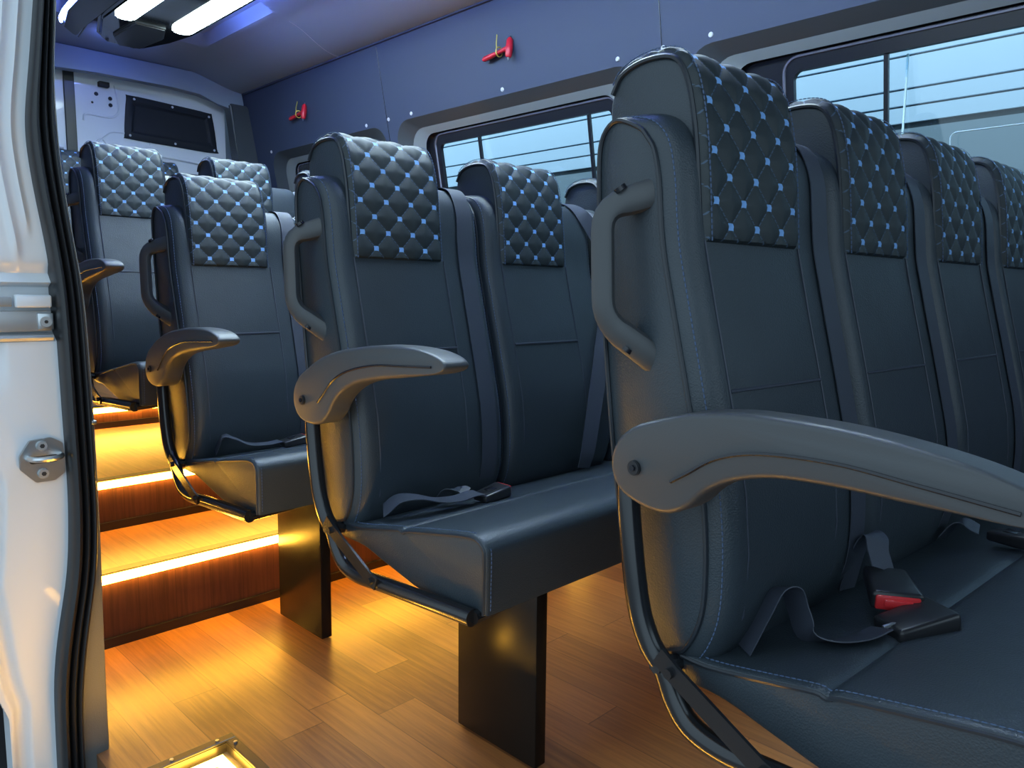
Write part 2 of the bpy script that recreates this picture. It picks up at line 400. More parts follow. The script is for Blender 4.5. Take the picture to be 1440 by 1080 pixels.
# ---- windows set behind the cut-outs
def ringstrip(bm, A, B, ya, yb, mi=0):
    n = len(A)
    VA = [bm.verts.new((x, ya(z), z)) for x, z in A]; VB = [bm.verts.new((x, yb(z), z)) for x, z in B]
    for i in range(n):
        f = bm.faces.new((VA[i], VA[(i+1) % n], VB[(i+1) % n], VB[i])); f.material_index = mi
def window(k, x0, x1, fx0, fx1, gdiv, label):
    t = bpy.data.objects.new('window_%d' % k, None); COL.objects.link(t); t['kind'] = 'structure'; t['label'] = label; t['category'] = 'window'
    out = rrect(x0, RZ0, x1, RZ1, .11); mid = rrect(x0+.075, RZ0+.05, x1-.075, RZ1-.045, .10); inn = rrect(x0+.165, RZ0+.09, x1-.165, RZ1-.078, .07)
    bm = bmesh.new(); ringstrip(bm, out, mid, wy, lambda z: wy(z)+.045)
    obj('reveal', bm, M['recess'], t)
    bm = bmesh.new(); ringstrip(bm, mid, inn, lambda z: wy(z)+.045, lambda z: wy(z)+.062)
    obj('ledge', bm, M['ledge'], t)
    g0 = .075
    fr = rrect(fx0, RZ0+.12, fx1, 1.80, .055); gl = rrect(fx0+.035, RZ0+.16, fx1-.035, 1.752, .03)
    yb = lambda z: wy(z)+g0+.012
    bm = bmesh.new(); ringstrip(bm, inn, rrect(x0+.165, RZ0+.09, x1-.165, RZ1-.078, .07), lambda z: wy(z)+.062, yb)
    ringstrip(bm, inn, fr, yb, yb); obj('surround', bm, M['pframe'], t)
    bm = bmesh.new(); ringstrip(bm, fr, gl, lambda z: wy(z)+g0, lambda z: wy(z)+g0); ringstrip(bm, fr, fr, lambda z: wy(z)+g0, yb); ringstrip(bm, gl, gl, lambda z: wy(z)+g0, lambda z: wy(z)+g0+.02)
    obj('frame', bm, M['pframe'], t)
    bm = bmesh.new(); tube(bm, [(x, wy(z)+g0-.001, z) for x, z in fr], .0055, 6, True); obj('frame_trim', bm, M['chrome'], t)
    bm = bmesh.new(); n = len(gl)
    bm.faces.new([bm.verts.new((x, wy(z)+g0+.016, z)) for x, z in gl]); ex = bmesh.ops.extrude_face_region(bm, geom=list(bm.faces))
    for v in ex['geom']:
        if isinstance(v, bmesh.types.BMVert): v.co.y += .004
    obj('pane', bm, M['glass'], t, False)
    for xd in gdiv:
        bm = bmesh.new(); tube(bm, [(xd, wy(z)+g0+.008, z) for z in (1.75, RZ0+.16)], .010, 4); obj('divider', bm, M['pframe'], t, False)
    return t
w1 = window(1, *WIN[0], -1.31, .40, (-.963, .05), 'wide side window behind the front bench seat')
w2 = window(2, *WIN[1], -3.27, -2.05, (-2.93, -2.215), 'side window behind the second bench seat')
w3 = window(3, *WIN[2], -4.72, -3.80, (-4.25,), 'small dark side window near the rear doors')
bm = bmesh.new(); box(bm, (-.908, wy(1.5)+.06, 1.2), (-.902, wy(1.5)+.066, 1.745)); obj('sliding_pane_edge', bm, M['edge'], w1, False)
bm = bmesh.new()
pts = rrect(-.60, 1.2, -.36, 1.475, .02)
tube(bm, [(x-.16, wy(z)+.05, z) for x, z in pts], .0022, 5, True); obj('latch_guard', bm, M['edge'], w1)
# ---- other shell pieces
bm = bmesh.new()
for z0, z1 in ((0, 1.19),): box(bm, (XR, 2.86, -.1), (XF, 2.88, 1.1))
struct(obj('trim_2', bm, M['dark'], smooth=False))
bm = bmesh.new(); box(bm, (XR, .40, -.06), (-1.72, .44, WT+.02)); box(bm, (-1.72, .40, 2.05), (.35, .44, WT+.02)); box(bm, (.35, .40, -.3), (XF, .44, WT+.02))
struct(obj('wall_left', bm, M['lining'], smooth=False), 'door side wall lining of the van')
bm = bmesh.new(); box(bm, (XF, .4, -.3), (XF+.04, 2.88, 1.0)); box(bm, (XF, .4, 2.1), (XF+.04, 2.88, 2.5))
struct(obj('wall_front', bm, M['lining'], smooth=False), 'front bulkhead of the cabin')
# ---- headliner: a height field
def zc(x, y):
    e = min(WY-y, y-.44)
    z = WT+.005+.085*smooth01(e/.42)
    half = .40 if x > -3.72 else .52
    half = .52-.12*smooth01((x+3.80)/.12)
    ty = smooth01((half-abs(y-1.50)+.03)/.05)*smooth01((x+4.62)/.07)
    return z+.060*ty-.06*ty*(1-ty)
bm = bmesh.new(); nx, ny = 260, 120; G = []
for i in range(nx+1):
    x = XR+(XF-XR)*i/nx
    G.append([bm.verts.new((x, .44+(WY-.44)*j/ny, zc(x, .44+(WY-.44)*j/ny))) for j in range(ny+1)])
for i in range(nx):
    for j in range(ny): bm.faces.new((G[i][j], G[i+1][j], G[i+1][j+1], G[i][j+1]))
ce = struct(obj('ceiling', bm, M['liner']), 'grey moulded headliner of the van')
bm = bmesh.new(); tube(bm, [(-3.82-.10*smooth01((y-2.1)/.4), y, zc(-3.8, y)-.001) for y in [2.15+.02*k for k in range(19)]], .002, 5); obj('liner_seam', bm, M['cap'], ce)
bm = bmesh.new(); box(bm, (XR-.1, .3, 2.47), (XF+.1, 2.9, 2.5)); struct(obj('trim_3', bm, M['dark'], smooth=False))
# ---- ceiling light console
cn = thing('ceiling_light_console', 'glossy black ceiling console carrying two white light bars', 'ceiling light', (-3.4, 1.58, 2.34))
def cl(p): return (p[0]+3.4, p[1]-1.58, p[2]-2.34)
def plan(bm, P, z0, z1, bev=.0):
    t = bmesh.new(); prism(t, [(x+3.4, y-1.58) for x, y in P], 2, z0-2.34, z1-2.34)
    if bev: bmesh.ops.bevel(t, geom=[e for e in t.edges if abs(e.verts[0].co.z-e.verts[1].co.z) < 1e-5 and e.verts[0].co.z < z0-2.34+1e-4], offset=bev, segments=3, affect='EDGES')
    merge(bm, t)
XC = -.58
bm = bmesh.new(); plan(bm, [(XC, 1.36), (XC, 1.80), (-4.22, 1.80), (-4.45, 1.78), (-4.66, 1.71), (-4.70, 1.66), (-4.68, 1.50), (-4.60, 1.44), (-4.30, 1.36)][::-1], 2.315, 2.425, .02)
obj('panel', bm, M['ceilgloss'], cn)
bm = bmesh.new(); plan(bm, [(-4.20, 1.50), (-4.20, 1.65), (-4.36, 1.70), (-4.62, 1.67), (-4.64, 1.56), (-4.5, 1.49)], 2.300, 2.316, .006)
obj('speaker_cover', bm, M['ceildark'], cn)
for y0, y1, xe in ((1.385, 1.485, -4.19), (1.665, 1.770, -4.20)):
    bm = bmesh.new(); P = [(XC-.1, y0), (XC-.1, y1), (xe+.05, y1), (xe+.015, y1-.012), (xe, (y0+y1)/2), (xe+.015, y0+.012), (xe+.05, y0)]
    plan(bm, P[::-1], 2.298, 2.316, .008); obj('light_bar', bm, M['lamp'], cn)['label'] = 'bright white light bar'
bm = bmesh.new(); tube(bm, [cl((x, 1.812, 2.345)) for x in (XC, -4.2)], .007, 6); obj('led_strip', bm, M['blue'], cn)['label'] = 'added unseen blue strip lighting the rear doors'
bm = bmesh.new(); tube(bm, [cl((-4.725, y, 2.352)) for y in (1.52, 1.72)], .007, 6); obj('led_strip', bm, M['blue'], cn)['label'] = 'added unseen blue strip lighting the rear doors'  # extra strip added out of sight, casts blue onto header and rear doors
# ---- air duct fairing with the blue strip
du = thing('ceiling_duct', 'dark curved ceiling fairing edged with a blue glowing strip', 'ceiling duct', (-3.4, 1.28, 2.34))
def plan2(bm, P, z0, z1, bev):
    t = bmesh.new(); prism(t, [(x+3.4, y-1.28) for x, y in P], 2, z0-2.34, z1-2.34)
    if bev: bmesh.ops.bevel(t, geom=[e for e in t.edges if abs(e.verts[0].co.z-e.verts[1].co.z) < 1e-5 and e.verts[0].co.z < z0-2.34+1e-4], offset=bev, segments=3, affect='EDGES')
    merge(bm, t)
bm = bmesh.new(); plan2(bm, [(XC, 1.195), (XC, 1.335), (-4.40, 1.335), (-4.66, 1.365), (-4.62, 1.315), (-4.52, 1.262), (-4.42, 1.225), (-4.25, 1.207), (-4.05, 1.198)][::-1], 2.30, 2.41, .015)
obj('body', bm, M['ceildark'], du)
bm = bmesh.new(); tube(bm, [(x+3.4, y-1.28, -.035) for x, y in ((XC, 1.337), (-4.40, 1.337), (-4.66, 1.368))], .004, 6); obj('edge_trim', bm, M['ceilgloss'], du)
bm = bmesh.new(); tube(bm, catmull([(x+3.4, y-1.28, -.030) for x, y in ((XC, 1.185), (-3.6, 1.185), (-4.05, 1.190), (-4.25, 1.198), (-4.40, 1.216), (-4.47, 1.236))], 6), .008, 8); obj('led_strip', bm, M['blue'], du)['label'] = 'added unseen blue strip lighting the rear doors'
# ---- rear header, pillar, back doors
bm = bmesh.new()
top = [(.44, 2.30), (2.30, 2.33), (2.45, 2.315), (2.52, 2.298)]
P = [(.44, 2.40), (2.53, 2.40), (2.53, 2.20), (2.50, 2.17), (2.42, 2.19), (2.34, 2.225), (2.22, 2.247), (2.05, 2.258), (1.6, 2.258), (1.35, 2.245), (1.1, 2.225), (.9, 2.2), (.7, 2.1), (.44, 1.9)]
prism(bm, P, 0, XR, XR+.07); box(bm, (XR-.30, .3, 0), (XR-.26, 2.9, 2.5)); box(bm, (XR-.3, 2.5, 0), (XR-.02, 2.9, 2.5))  # header, then unseen backing boxes added to stop sky leaking past the doors
bmesh.ops.bevel(bm, geom=[e for e in bm.edges if all(abs(v.co.x-(XR+.07)) < 1e-5 for v in e.verts)], offset=.02, segments=3, affect='EDGES')
struct(obj('trim_4', bm, M['liner'], smooth=True), 'curved grey header above the rear doors, with added unseen backing')
bm = bmesh.new(); prism(bm, [(2.41, 2.22), (2.56, 2.22), (2.70, 1.3), (2.70, 0.4), (2.56, .4), (2.50, 1.55), (2.455, 1.9)], 0, XR-.01, XR+.10)
bmesh.ops.bevel(bm, geom=list(bm.edges), offset=.012, segments=2, affect='EDGES')
struct(obj('trim_5', bm, M['recess'], smooth=True), 'dark corner pillar beside the rear doors')
def backdoor(k, y0, y1, label, mirror):
    t = bpy.data.objects.new('door_%d' % k, None); COL.objects.link(t); t['kind'] = 'structure'; t['label'] = label; t['category'] = 'door'
    t.location = (XR, (y0+y1)/2, 0); cy = (y0+y1)/2
    f = -1 if mirror else 1
    bm = bmesh.new(); prism(bm, [(y0-cy, .3), (y1-cy, .3), (y1-cy, 2.32), (y0-cy, 2.32)], 0, -.14, -.10); obj('panel', bm, M['doorwhite'], t, False)
    iy0, iy1 = -f*.22, f*.40
    # raised border bead and inset panels
    bm = bmesh.new()
    def bead(P, rad=.006): tube(bm, catmull([(-.10, f*y, z) for y, z in P], 5), rad, 6)
    bead([(-.43, 2.0), (-.41, 2.04), (-.28, 2.04), (-.23, 2.07), (-.22, 2.13), (-.24, 2.24)], .008)
    bead([(-.42, 1.80), (-.30, 1.93), (-.24, 1.955), (-.12, 1.95), (-.04, 1.93), (-.04, 1.90)])
    bead([(-.37, 1.83), (-.36, 1.88), (-.33, 1.90), (-.30, 1.87), (-.24, 1.80), (-.18, 1.77)])
    bead([(.34, 1.80), (.38, 1.83), (.42, 1.86), (.43, 1.80)])
    bead([(-.46, 1.82), (0, 1.84), (.46, 1.81)], .012)
    obj('pressing', bm, M['doorwhite'], t)
    bm = bmesh.new(); box(bm, (-.105, -.47, 1.62), (-.03, .47, 1.74), .01); obj('lower_trim', bm, M['recess'], t)
    for hy, hz, hr in ((-.35, 2.17, .012), (-.27, 2.155, .012), (-.27, 2.115, .012), (-.375, 2.115, .007)):
        b = bmesh.new(); cyl(b, (-.099, f*hy, hz), (1, 0, 0), hr, .006, 14); obj('hole', b, M['pframe'], t)
    b = bmesh.new(); box(b, (-.10, f*-.31-.03, 2.215), (-.06, f*-.31+.03, 2.245), .004); obj('latch', b, M['dark'], t)
    # black window blank
    P = [(-.175, 2.17), (-.150, 2.195), (.10, 2.185), (.345, 2.17), (.38, 2.145), (.405, 1.94), (.39, 1.908), (.10, 1.915), (-.17, 1.925), (-.195, 1.95)]
    if not mirror:
        def ins(d): 
            cx = .11; cz = 2.05
            return [((y-cx)*(1-d/.28)+cx, (z-cz)*(1-d/.13)+cz) for y, z in P]
        bm = bmesh.new(); P0 = catmull([(y, z, 0) for y, z in P], 4, True); lv = []
        for d, xx in ((0, -.10), (0, -.089), (.006, -.085), (.040, -.085), (.052, -.0955), (.060, -.0965)):
            lv.append([bm.verts.new((xx, q[0], q[1])) for q in [((p.x-.11)*(1-d/.30)+.11, (p.y-2.05)*(1-d/.135)+2.05) for p in P0]])
        n_ = len(P0)
        for A_, B_ in zip(lv, lv[1:]):
            for i in range(n_): bm.faces.new((A_[i], A_[(i+1) % n_], B_[(i+1) % n_], B_[i]))
        bm.faces.new(lv[-1])
        blank = obj('window_blank', bm, M['blank'], t)
        for y, z in ((-.13, 2.175), (.11, 2.167), (.355, 2.145), (.385, 1.925), (.12, 1.932), (-.165, 1.945)):
            b = bmesh.new(); cyl(b, (-.083, y, z), (1, 0, 0), .0085, .006, 12, .006); obj('screw_cap', b, M['cap'], blank)
    return t
backdoor(1, 1.515, 2.46, 'white rear door with black window blank', False)
backdoor(2, .50, 1.455, 'left white rear door beside the black centre seal', True)
bm = bmesh.new(); box(bm, (XR-.16, 1.455, .3), (XR-.088, 1.515, 2.32), .004); struct(obj('trim_6', bm, M['rubber'], smooth=False))
# ---- door pillar: painted jamb, rubber seal, inner trim
XJ = -1.65
def interp(T, z):
    T = sorted((zz, yy) for yy, zz in T)
    def lin(q):
        if q <= T[0][0]: return T[0][1]
        for (za, ya), (zb, yb) in zip(T, T[1:]):
            if q <= zb: return ya+(yb-ya)*(q-za)/(zb-za)
        return T[-1][1]
    W = [(k, math.exp(-(k/3.2)**2)) for k in range(-7, 8)]
    return sum(lin(z+k*.018)*g for k, g in W)/sum(g for k, g in W)
SL = [(.46, 1.60), (.454, 1.495), (.397, 1.356), (.382, 1.253), (.393, 1.139), (.408, 1.035), (.415, .942), (.415, .832), (.414, .708), (.419, .55), (.411, .406), (.383, .266), (.372, .181), (.369, 0)]
SL = [(.425, 1.60), (.413, 1.495), (.397, 1.356), (.382, 1.253), (.393, 1.139), (.408, 1.035), (.415, .942), (.416, .832), (.417, .708), (.419, .55), (.411, .406), (.383, .266), (.372, .181), (.369, 0)]
SR = [(.452, 1.60), (.444, 1.495), (.430, 1.30), (.436, 1.19), (.446, 1.08), (.460, .965), (.463, .86), (.466, .69), (.467, .50), (.461, .40), (.434, .25), (.419, .133), (.417, 0)]
TR = [(.458, 1.60), (.450, 1.495), (.437, 1.35), (.440, 1.196), (.452, 1.078), (.467, .969), (.471, .858), (.473, .687), (.472, .45), (.470, .25), (.468, .09), (.468, 0)]
zs = [-.12+1.72*i/200 for i in range(201)]
bm = bmesh.new(); G = []
def jrel(y, z, ye):
    d = ye-y
    h = 0
    h += -.010*smooth01((d-.085)/.02)*smooth01((z-.75)/.1)                   # step back towards the outer skin
    h += .010*math.exp(-((d-.055)/.006)**2)*smooth01((z-1.0)/.05)           # rolled beads on the upper post
    h += .008*math.exp(-((d-.030)/.005)**2)*smooth01((z-1.05)/.05)
    h += -.012*math.exp(-((z-.99)/.012)**2)
    h += -.022*(smooth01((z-.865)/.008)*(1-smooth01((z-.962)/.008)))        # pocket for the rail
    D0 = [(-.2, .045), (.15, .045), (.2, .06), (.3, .085), (.4, .113), (.6, .105), (.72, .14), (2, .16)]
    for (za, da), (zb, db) in zip(D0, D0[1:]):
        if za <= z <= zb: d0 = da+(db-da)*(z-za)/(zb-za)
    lo_ = 1-smooth01((z-.70)/.05)
    h += lo_*(-.011*smooth01((d-d0)/.014)+.015*smooth01((d-d0-.020)/.014))
    return h
for z in zs:
    ye = interp(SL, z)+.006; row = []
    for j in range(81):
        y = ye-.24*(1-j/80.0); hx = jrel(y, z, ye)
        if z < .178: y = max(y, .294-.012*smooth01((z-.13)/.048))
        row.append(bm.verts.new((XJ+hx, y, z)))
    G.append(row)
ycut = .292
for i in range(200):
    for j in range(80):
        if (G[i][j+1].co-G[i][j].co).length < 1e-4 or (G[i+1][j+1].co-G[i+1][j].co).length < 1e-4: continue
        bm.faces.new((G[i][j], G[i][j+1], G[i+1][j+1], G[i+1][j]))
for v in [v for v in bm.verts if not v.link_faces]: bm.verts.remove(v)
ex = bmesh.ops.extrude_face_region(bm, geom=list(bm.faces))
for v in ex['geom']:
    if isinstance(v, bmesh.types.BMVert): v.co.x -= .05
struct(obj('trim_7', bm, M['white']), 'white painted door pillar at the left edge')
bm = bmesh.new(); box(bm, (-1.9, .10, -.3), (-1.82, .40, 1.6)); struct(obj('dark_backing', bm, M['dark'], smooth=False))  # dark box added behind the jamb so its cut-out stays black
def band(bm, A, B, prof):
    """sweep a cross profile [(t, dx)] between curves A(z), B(z)"""
    rows = []
    for z in zs:
        y0, y1 = interp(A, z), interp(B, z); rows.append([bm.verts.new((XJ+dx, y0+(y1-y0)*t, z)) for t, dx in prof])
    for a_, b_ in zip(rows, rows[1:]):
        for k in range(len(prof)-1): bm.faces.new((a_[k], a_[k+1], b_[k+1], b_[k]))
def bulb(c, w, h, n=6): return [(c-w*math.cos(math.pi*k/n), .012+h*math.sin(math.pi*k/n)) for k in range(n+1)]
bm = bmesh.new(); band(bm, SL, SR, [(-.02, -.03), (0, .0)]+bulb(.22, .2, .026)+bulb(.58, .12, .018)+bulb(.86, .12, .014)+[(1.0, -.03)])
seal = tag(obj('door_seal', bm, M['rubber']), 'black ribbed rubber seal curving down the open doorway', 'door seal')
bm = bmesh.new(); band(bm, SR, TR, [(0, -.03), (0.02, .004), (.5, .007), (.92, .004), (1, -.004), (1.0, -.07)])
tr = struct(obj('trim_9', bm, M['vinyl']), 'grained black trim strip inside the door seal')
bm = bmesh.new(); box(bm, (XJ-.02, .460, .692), (XJ+.010, .476, .700), .002); obj('clip', bm, M['steel'], tr)
# striker plate
st = thing('door_striker', 'silver octagonal striker plate with two bolts on the white pillar', 'door latch', (XJ+.004, .379, .634))
bm = bmesh.new(); P = [(-.040, .012), (-.022, .040), (.014, .042), (.034, .030), (.037, .0), (.036, -.030), (.018, -.043), (-.014, -.043), (-.040, -.014)]
prism(bm, P, 0, 0, .004); bmesh.ops.bevel(bm, geom=list(bm.edges), offset=.0012, segments=2, affect='EDGES'); obj('plate', bm, M['steel'], st)
bm = bmesh.new(); tube(bm, catmull([(.004, -.026, .006), (.016, -.024, .006), (.030, -.016, .006), (.033, 0, .006), (.030, .018, .006), (.016, .028, .006), (.004, .030, .006)], 5), .0055, 8); obj('loop', bm, M['steel'], st)
bm = bmesh.new(); prism(bm, rrect(-.024, -.006, .026, .008, .006), 0, .0035, .0048); obj('slot', bm, M['dark'], st)
for zz in (.028, -.026):
    bm = bmesh.new(); cyl(bm, (.007, -.002, zz), (1, 0, 0), .0105, .007, 16, .009, .001); bo = obj('bolt', bm, M['rail'], st)
    bm = bmesh.new(); cyl(bm, (.0106, -.002, zz), (1, 0, 0), .0045, .0008, 6); obj('socket', bm, M['dark'], bo)
# rail end
rl = thing('door_rail', 'grey sliding door rail end with round bolt on the white pillar', 'door rail', (XJ, .36, .915))
bm = bmesh.new(); box(bm, (-.022, -.16, -.035), (.000, .050, .004), .002); obj('channel', bm, M['rail'], rl)
bm = bmesh.new(); box(bm, (-.010, -.010, .010), (.010, .050, .034), .004, 3); obj('bumper', bm, M['doorwhite'], rl)
bm = bmesh.new(); box(bm, (-.010, -.16, .012), (.004, -.014, .030), .002); obj('flange', bm, M['rail'], rl)
bm = bmesh.new(); box(bm, (-.002, .026, -.032), (.003, .052, -.001), .001); pl = obj('bolt_plate', bm, M['steel'], rl)
bm = bmesh.new(); cyl(bm, (.004, .039, -.017), (1, 0, 0), .010, .004, 18); obj('bolt', bm, M['rail'], pl)
bm = bmesh.new(); cyl(bm, (.0065, .039, -.017), (1, 0, 0), .0035, .001, 6); obj('socket', bm, M['dark'], pl)
bm = bmesh.new(); tube(bm, [(.0, -.16, -.047), (.0, .05, -.047)], .007, 8); obj('lower_lip', bm, M['rail'], rl)
# ---- outside
bm = bmesh.new(); box(bm, (-14, -6, -.75), (8, 12, -.65)); struct(obj('floor_outside', bm, M['ground'], smooth=False)); bpy.data.objects['floor_outside'].name = 'ground'
bd = thing('building', 'pale clad building with dark horizontal grooves outside the windows', 'building', (-2, 4.6, -.65))
def bo_(n, lo, hi, m):
    b = bmesh.new(); box(b, [l-c for l, c in zip(lo, (-2, 4.6, -.65))], [h-c for h, c in zip(hi, (-2, 4.6, -.65))]); return obj(n, b, m, bd, False)
LN = [1.905, 2.00, 2.092, 2.27, 2.45, 2.63, 2.81, 2.99, 3.17, 3.35]
for z0, z1 in zip(LN, LN[1:]):
    bo_('cladding_board', (-13, 4.6, z0+.012), (5, 4.66, z1), M['siding'])
bo_('backing', (-13, 4.62, -.65), (5, 4.9, 3.5), M['groove'])
bo_('lower_wall', (-13, 4.605, -.65), (5, 4.62, 1.885), M['greydoor'])
# ================================================================== BENCH SEATS
# --- shared meshes (x measured from the armrest pivot, y from the seat's aisle face, z from the floor)
BODY = [(-.045, .462), (-.068, .58), (-.095, .68), (-.120, .85), (-.136, 1.0), (-.144, 1.11), (-.141, 1.168), (-.117, 1.196), (-.08, 1.199), (-.045, 1.192), (-.018, 1.165), (-.004, 1.115), (.006, 1.03), (.028, .937), (.046, .865), (.064, .79), (.082, .71), (.090, .63), (.087, .55), (.064, .490), (.03, .462)]
SW = .402
def body_meshes():
    P = poly2(BODY, 4)
    W = []
    for p in P:
        fr = smooth01((p.x-(-.075-.05*(p.y-.5)/.7)+.0)/.10)
        W.append(.006+.026*fr)
    bm = bmesh.new(); caps = loft(bm, P, 0, SW, W, 6, .034)
    me = obj('backrest', bm, M['leather'])
    pips = []; stis = []
    for cap, s in ((caps[0], -1), (caps[1], 1)):
        bm = bmesh.new(); st_ = bmesh.new()
        path = [Vector((c.x, c.y+s*.0015, c.z)) for c in cap]
        tube(bm, path, .0032, 6, True)
        c0 = sum(path, Vector())/len(path)
        Pout = offset_poly(P, [wv*.39 for wv in W])
        yy = (.0065 if s < 0 else SW-.0065)
        q = [Vector((p.x, yy, p.y)) for p in Pout]
        stitches(st_, q+[q[0]])
        pips.append(obj('piping', bm, M['piping'])); stis.append(obj('stitching', st_, M['stitch'], smooth=False))
    return me, pips, stis
ob_body, ob_pip, ob_sti = body_meshes()
def front_x(z):
    T = sorted([(zz, xx) for xx, zz in BODY if xx > -.03 or zz > 1.15])
    T = [(.487, .06), (.55, .086), (.63, .090), (.71, .082), (.79, .064), (.865, .046), (.937, .028), (1.03, .006), (1.115, -.004), (1.165, -.018)]
    for (za, xa), (zb, xb) in zip(T, T[1:]):
        if za <= z <= zb: return xa+(xb-xa)*(z-za)/(zb-za)
    return T[-1][1]
PY0, PY1 = .042, .277                                    # quilted panel, across the seat
ob_seam = []
bm = bmesh.new()
for y in (PY0+.002, PY1+.004): bm = bmesh.new(); tube(bm, [(front_x(z)+.0006, y, z) for z in [1.03-.02*k for k in range(27)]], .0016, 5); ob_seam.append(obj('seam', bm, M['belt']))
bm = bmesh.new(); tube(bm, [(front_x(.838)+.0008, PY0+.004+(PY1-PY0)*k/8, .838) for k in range(9)], .0026, 5)
ob_seam.append(obj('seam', bm, M['belt']))
HEAD = [(-.03, 1.00), (-.002, 1.03), (-.004, 1.112), (-.013, 1.185), (-.028, 1.243), (-.053, 1.270), (-.100, 1.276), (-.140, 1.264), (-.160, 1.232), (-.158, 1.17), (-.146, 1.05), (-.10, 1.0)]
def head_meshes():
    P = poly2(HEAD, 4)
    bm = bmesh.new(); caps = loft(bm, P, PY0+.001, PY1-.001, [.006]*len(P), 4, .010)
    hb = obj('headrest', bm, M['leather'])
    # quilted front: front and top of the block
    F = [(.0105, 1.029), (.004, 1.112), (-.005, 1.185), (-.021, 1.246), (-.048, 1.278), (-.100, 1.284), (-.144, 1.271), (-.163, 1.245)]
    line = catmull([(x, 0, z) for x, z in F], 14)
    L_ = [0]
    for A, B in zip(line, line[1:]): L_.append(L_[-1]+(B-A).length)
    tot = L_[-1]; NV, NU = 110, 76; rows = []; bm = bmesh.new(); uvd = {}
    def at(s):
        for i in range(len(line)-1):
            if s <= L_[i+1]:
                t = (s-L_[i])/(L_[i+1]-L_[i]); tg = (line[i+1]-line[i]).normalized(); return line[i].lerp(line[i+1], t), Vector((tg.z, 0, -tg.x))
        tg = (line[-1]-line[-2]).normalized(); return line[-1], Vector((tg.z, 0, -tg.x))
    wd = PY1-PY0
    for i in range(NV+1):
        s = tot*i/NV; p, n = at(s); row = []
        for j in range(NU+1):
            uu = wd*j/NU; U = uu+.010; V = s-.021-.0
            A = U/QA; B = V/QB
            f1 = abs((A+B+.5) % 1-.5); f2 = abs((A-B+.5) % 1-.5)
            h = .0050*(min(1, 2.6*min(f1, f2))**.55)
            e = min(uu, wd-uu, s+.004, tot-s+.01)
            h = h*smooth01(e/.010)-.009*(1-smooth01(e/.008))
            v = bm.verts.new((p.x+n.x*h, PY0+uu, p.z+n.z*h)); row.append(v); uvd[v] = (U, V)
        rows.append(row)
    lay = bm.loops.layers.uv.new('UVMap')
    for i in range(NV):
        for j in range(NU):
            f = bm.faces.new((rows[i][j], rows[i][j+1], rows[i+1][j+1], rows[i+1][j]))
            for l in f.loops: l[lay].uv = uvd[l.vert]
    qp = obj('quilted_cover', bm, M['quilt'])
    pips = []; stis = []
    for y, s in ((PY0-.0005, 1), (PY1+.0005, -1)):
        bm = bmesh.new(); sb = bmesh.new()
        tube(bm, [(q[0].x-q[1].x*.0095, y, q[0].z-q[1].z*.0095) for q in [at(tot*k/40) for k in range(41)]], .0036, 6)
        stitches(sb, [(at(tot*k/60)[0].x+at(tot*k/60)[1].x*.0042, y+s*.0075, at(tot*k/60)[0].z+at(tot*k/60)[1].z*.0042) for k in range(61)], .0075, .005, .001)
        pips.append(obj('piping', bm, M['piping'])); stis.append(obj('stitching', sb, M['stitch'], smooth=False))
    return hb, qp, pips, stis
ob_head, ob_quilt, ob_hpip, ob_hsti = head_meshes()
